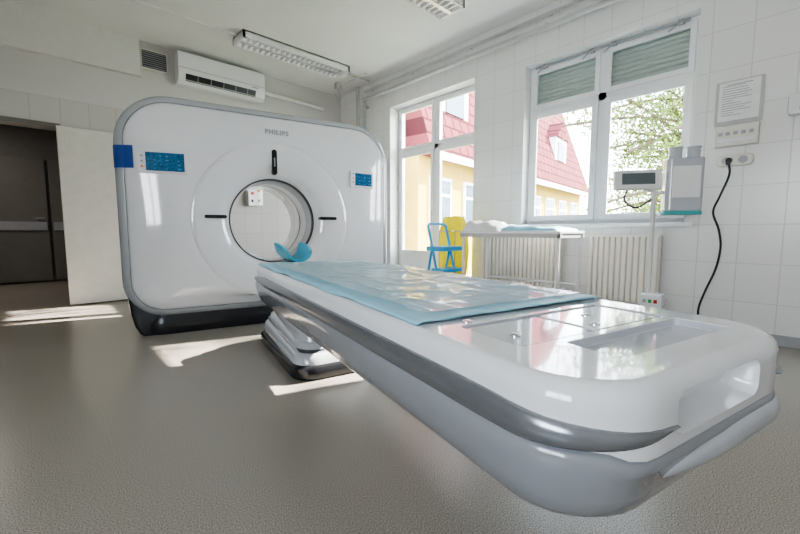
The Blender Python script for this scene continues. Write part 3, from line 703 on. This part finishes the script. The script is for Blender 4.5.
def tree(x,y,zc,R,nleaf,label,seed,nb=26,hs=1.0):
    random.seed(seed)
    e=E('tree',(x,y,-3),label,'tree')
    b=B(); b.tube([(x,y,-3),(x+.1,y,0),(x-.1,y+.1,zc*.6),(x,y+.1,zc+R*.4)],.13,n=10,smooth=4)
    tips=[]
    for i in range(nb):
        a=random.random()*2*pi; el=random.uniform(-.2,1.2); r=R*random.uniform(.6,1)
        p0=Vector((x,y,random.uniform(zc-R*.75*hs,zc+.6*hs))); p1=p0+Vector((cos(a)*cos(el),sin(a)*cos(el),sin(el)))*r
        b.tube([p0,(p0+p1)/2+Vector((0,0,.25)),p1],.035,n=6,smooth=3); tips.append((p0,p1))
        for k in range(7):
            q0=p0.lerp(p1,random.uniform(.35,1)); q1=q0+Vector((random.uniform(-1,1),random.uniform(-1,1),random.uniform(-.3,1.2)))*.9
            b.tube([q0,q1],.015,n=5); tips.append((q0,q1))
    b.obj('trunk','bark',par=e,smooth=60)
    b=B()
    for i in range(nleaf):
        p0,p1=random.choice(tips); p=p0.lerp(p1,random.uniform(.25,1.1))+Vector([random.gauss(0,.24) for _ in range(3)])
        u=Vector([random.gauss(0,1) for _ in range(3)]).normalized(); w=u.orthogonal().normalized(); s=random.uniform(.035,.08)
        b.add([p-u*s,p+w*s*.6,p+u*s,p-w*s*.6],[(0,1,2,3)])
    b.obj('foliage','leaf',par=e,smooth=0,kind='stuff')
tree(13.0,1.9,4.6,4.0,27000,'tall green tree with visible branches outside the window',4,56,1.25)
tree(20.5,3.5,1.4,3.7,18000,'distant leafy green tree outside the window',8,38)

# ------------------------------------------------------------ lights
w=bpy.data.worlds.new('World'); S.world=w; w.use_nodes=True
nt=w.node_tree; bg=nt.nodes['Background']
tc=nt.nodes.new('ShaderNodeTexCoord'); sp=nt.nodes.new('ShaderNodeSeparateXYZ'); nt.links.new(tc.outputs['Generated'],sp.inputs[0])
r=nt.nodes.new('ShaderNodeValToRGB'); r.color_ramp.elements[0].position=.0; r.color_ramp.elements[0].color=(.95,.97,1,1); r.color_ramp.elements[1].position=.8; r.color_ramp.elements[1].color=(.6,.78,1,1)
nt.links.new(sp.outputs[2],r.inputs['Fac']); nt.links.new(r.outputs['Color'],bg.inputs['Color']); bg.inputs['Strength'].default_value=10.0
def light(kind,name,loc,rot,energy,color=(1,1,1),size=None,size_y=None):
    l=bpy.data.lights.new(name,kind); l.energy=energy; l.color=color
    if kind=='AREA': l.shape='RECTANGLE'; l.size=size; l.size_y=size_y
    o=bpy.data.objects.new(name,l); COL.objects.link(o); o.location=loc; o.rotation_euler=rot; return o
sun=light('SUN','sun',(10,-4,8),(0,0,0),32,(1,.95,.87)); sun.data.angle=math.radians(.5)
dirv=Vector((-1,.31,-.585)); sun.rotation_euler=dirv.to_track_quat('-Z','Y').to_euler()
light('AREA','corridor_fill',(-1.0,7.4,2.55),(0,0,0),12,(1,.93,.85),.5,.5)  # unseen fill lamp added to brighten the dark corridor
def portal(name,loc,normal,sx,sy):
    o=light('AREA',name,loc,Vector(normal).to_track_quat('-Z','Z').to_euler(),1,size=sx,size_y=sy); o.data.cycles.is_portal=True
portal('portal_a',(4.3,1.515,1.775),(-1,0,0),1.55,1.75)
portal('portal_b',(4.3,3.725,1.37),(-1,0,0),1.6,2.7)
portal('portal_c',(-2.45,-.15,1.55),(1,0,0),1.75,1.35)  # portal for the added west window, fill from behind the camera

cam=bpy.data.cameras.new('Camera'); co=bpy.data.objects.new('Camera',cam); COL.objects.link(co); S.camera=co
cam.sensor_width=36; cam.lens=17.37; cam.clip_start=.02; cam.clip_end=200
co.location=(0,0,.85); co.rotation_euler=(math.radians(90-5.33),0,math.radians(-42.9))
S.view_settings.exposure=0.78
try: S.view_settings.look='AgX - Medium High Contrast'
except Exception: pass
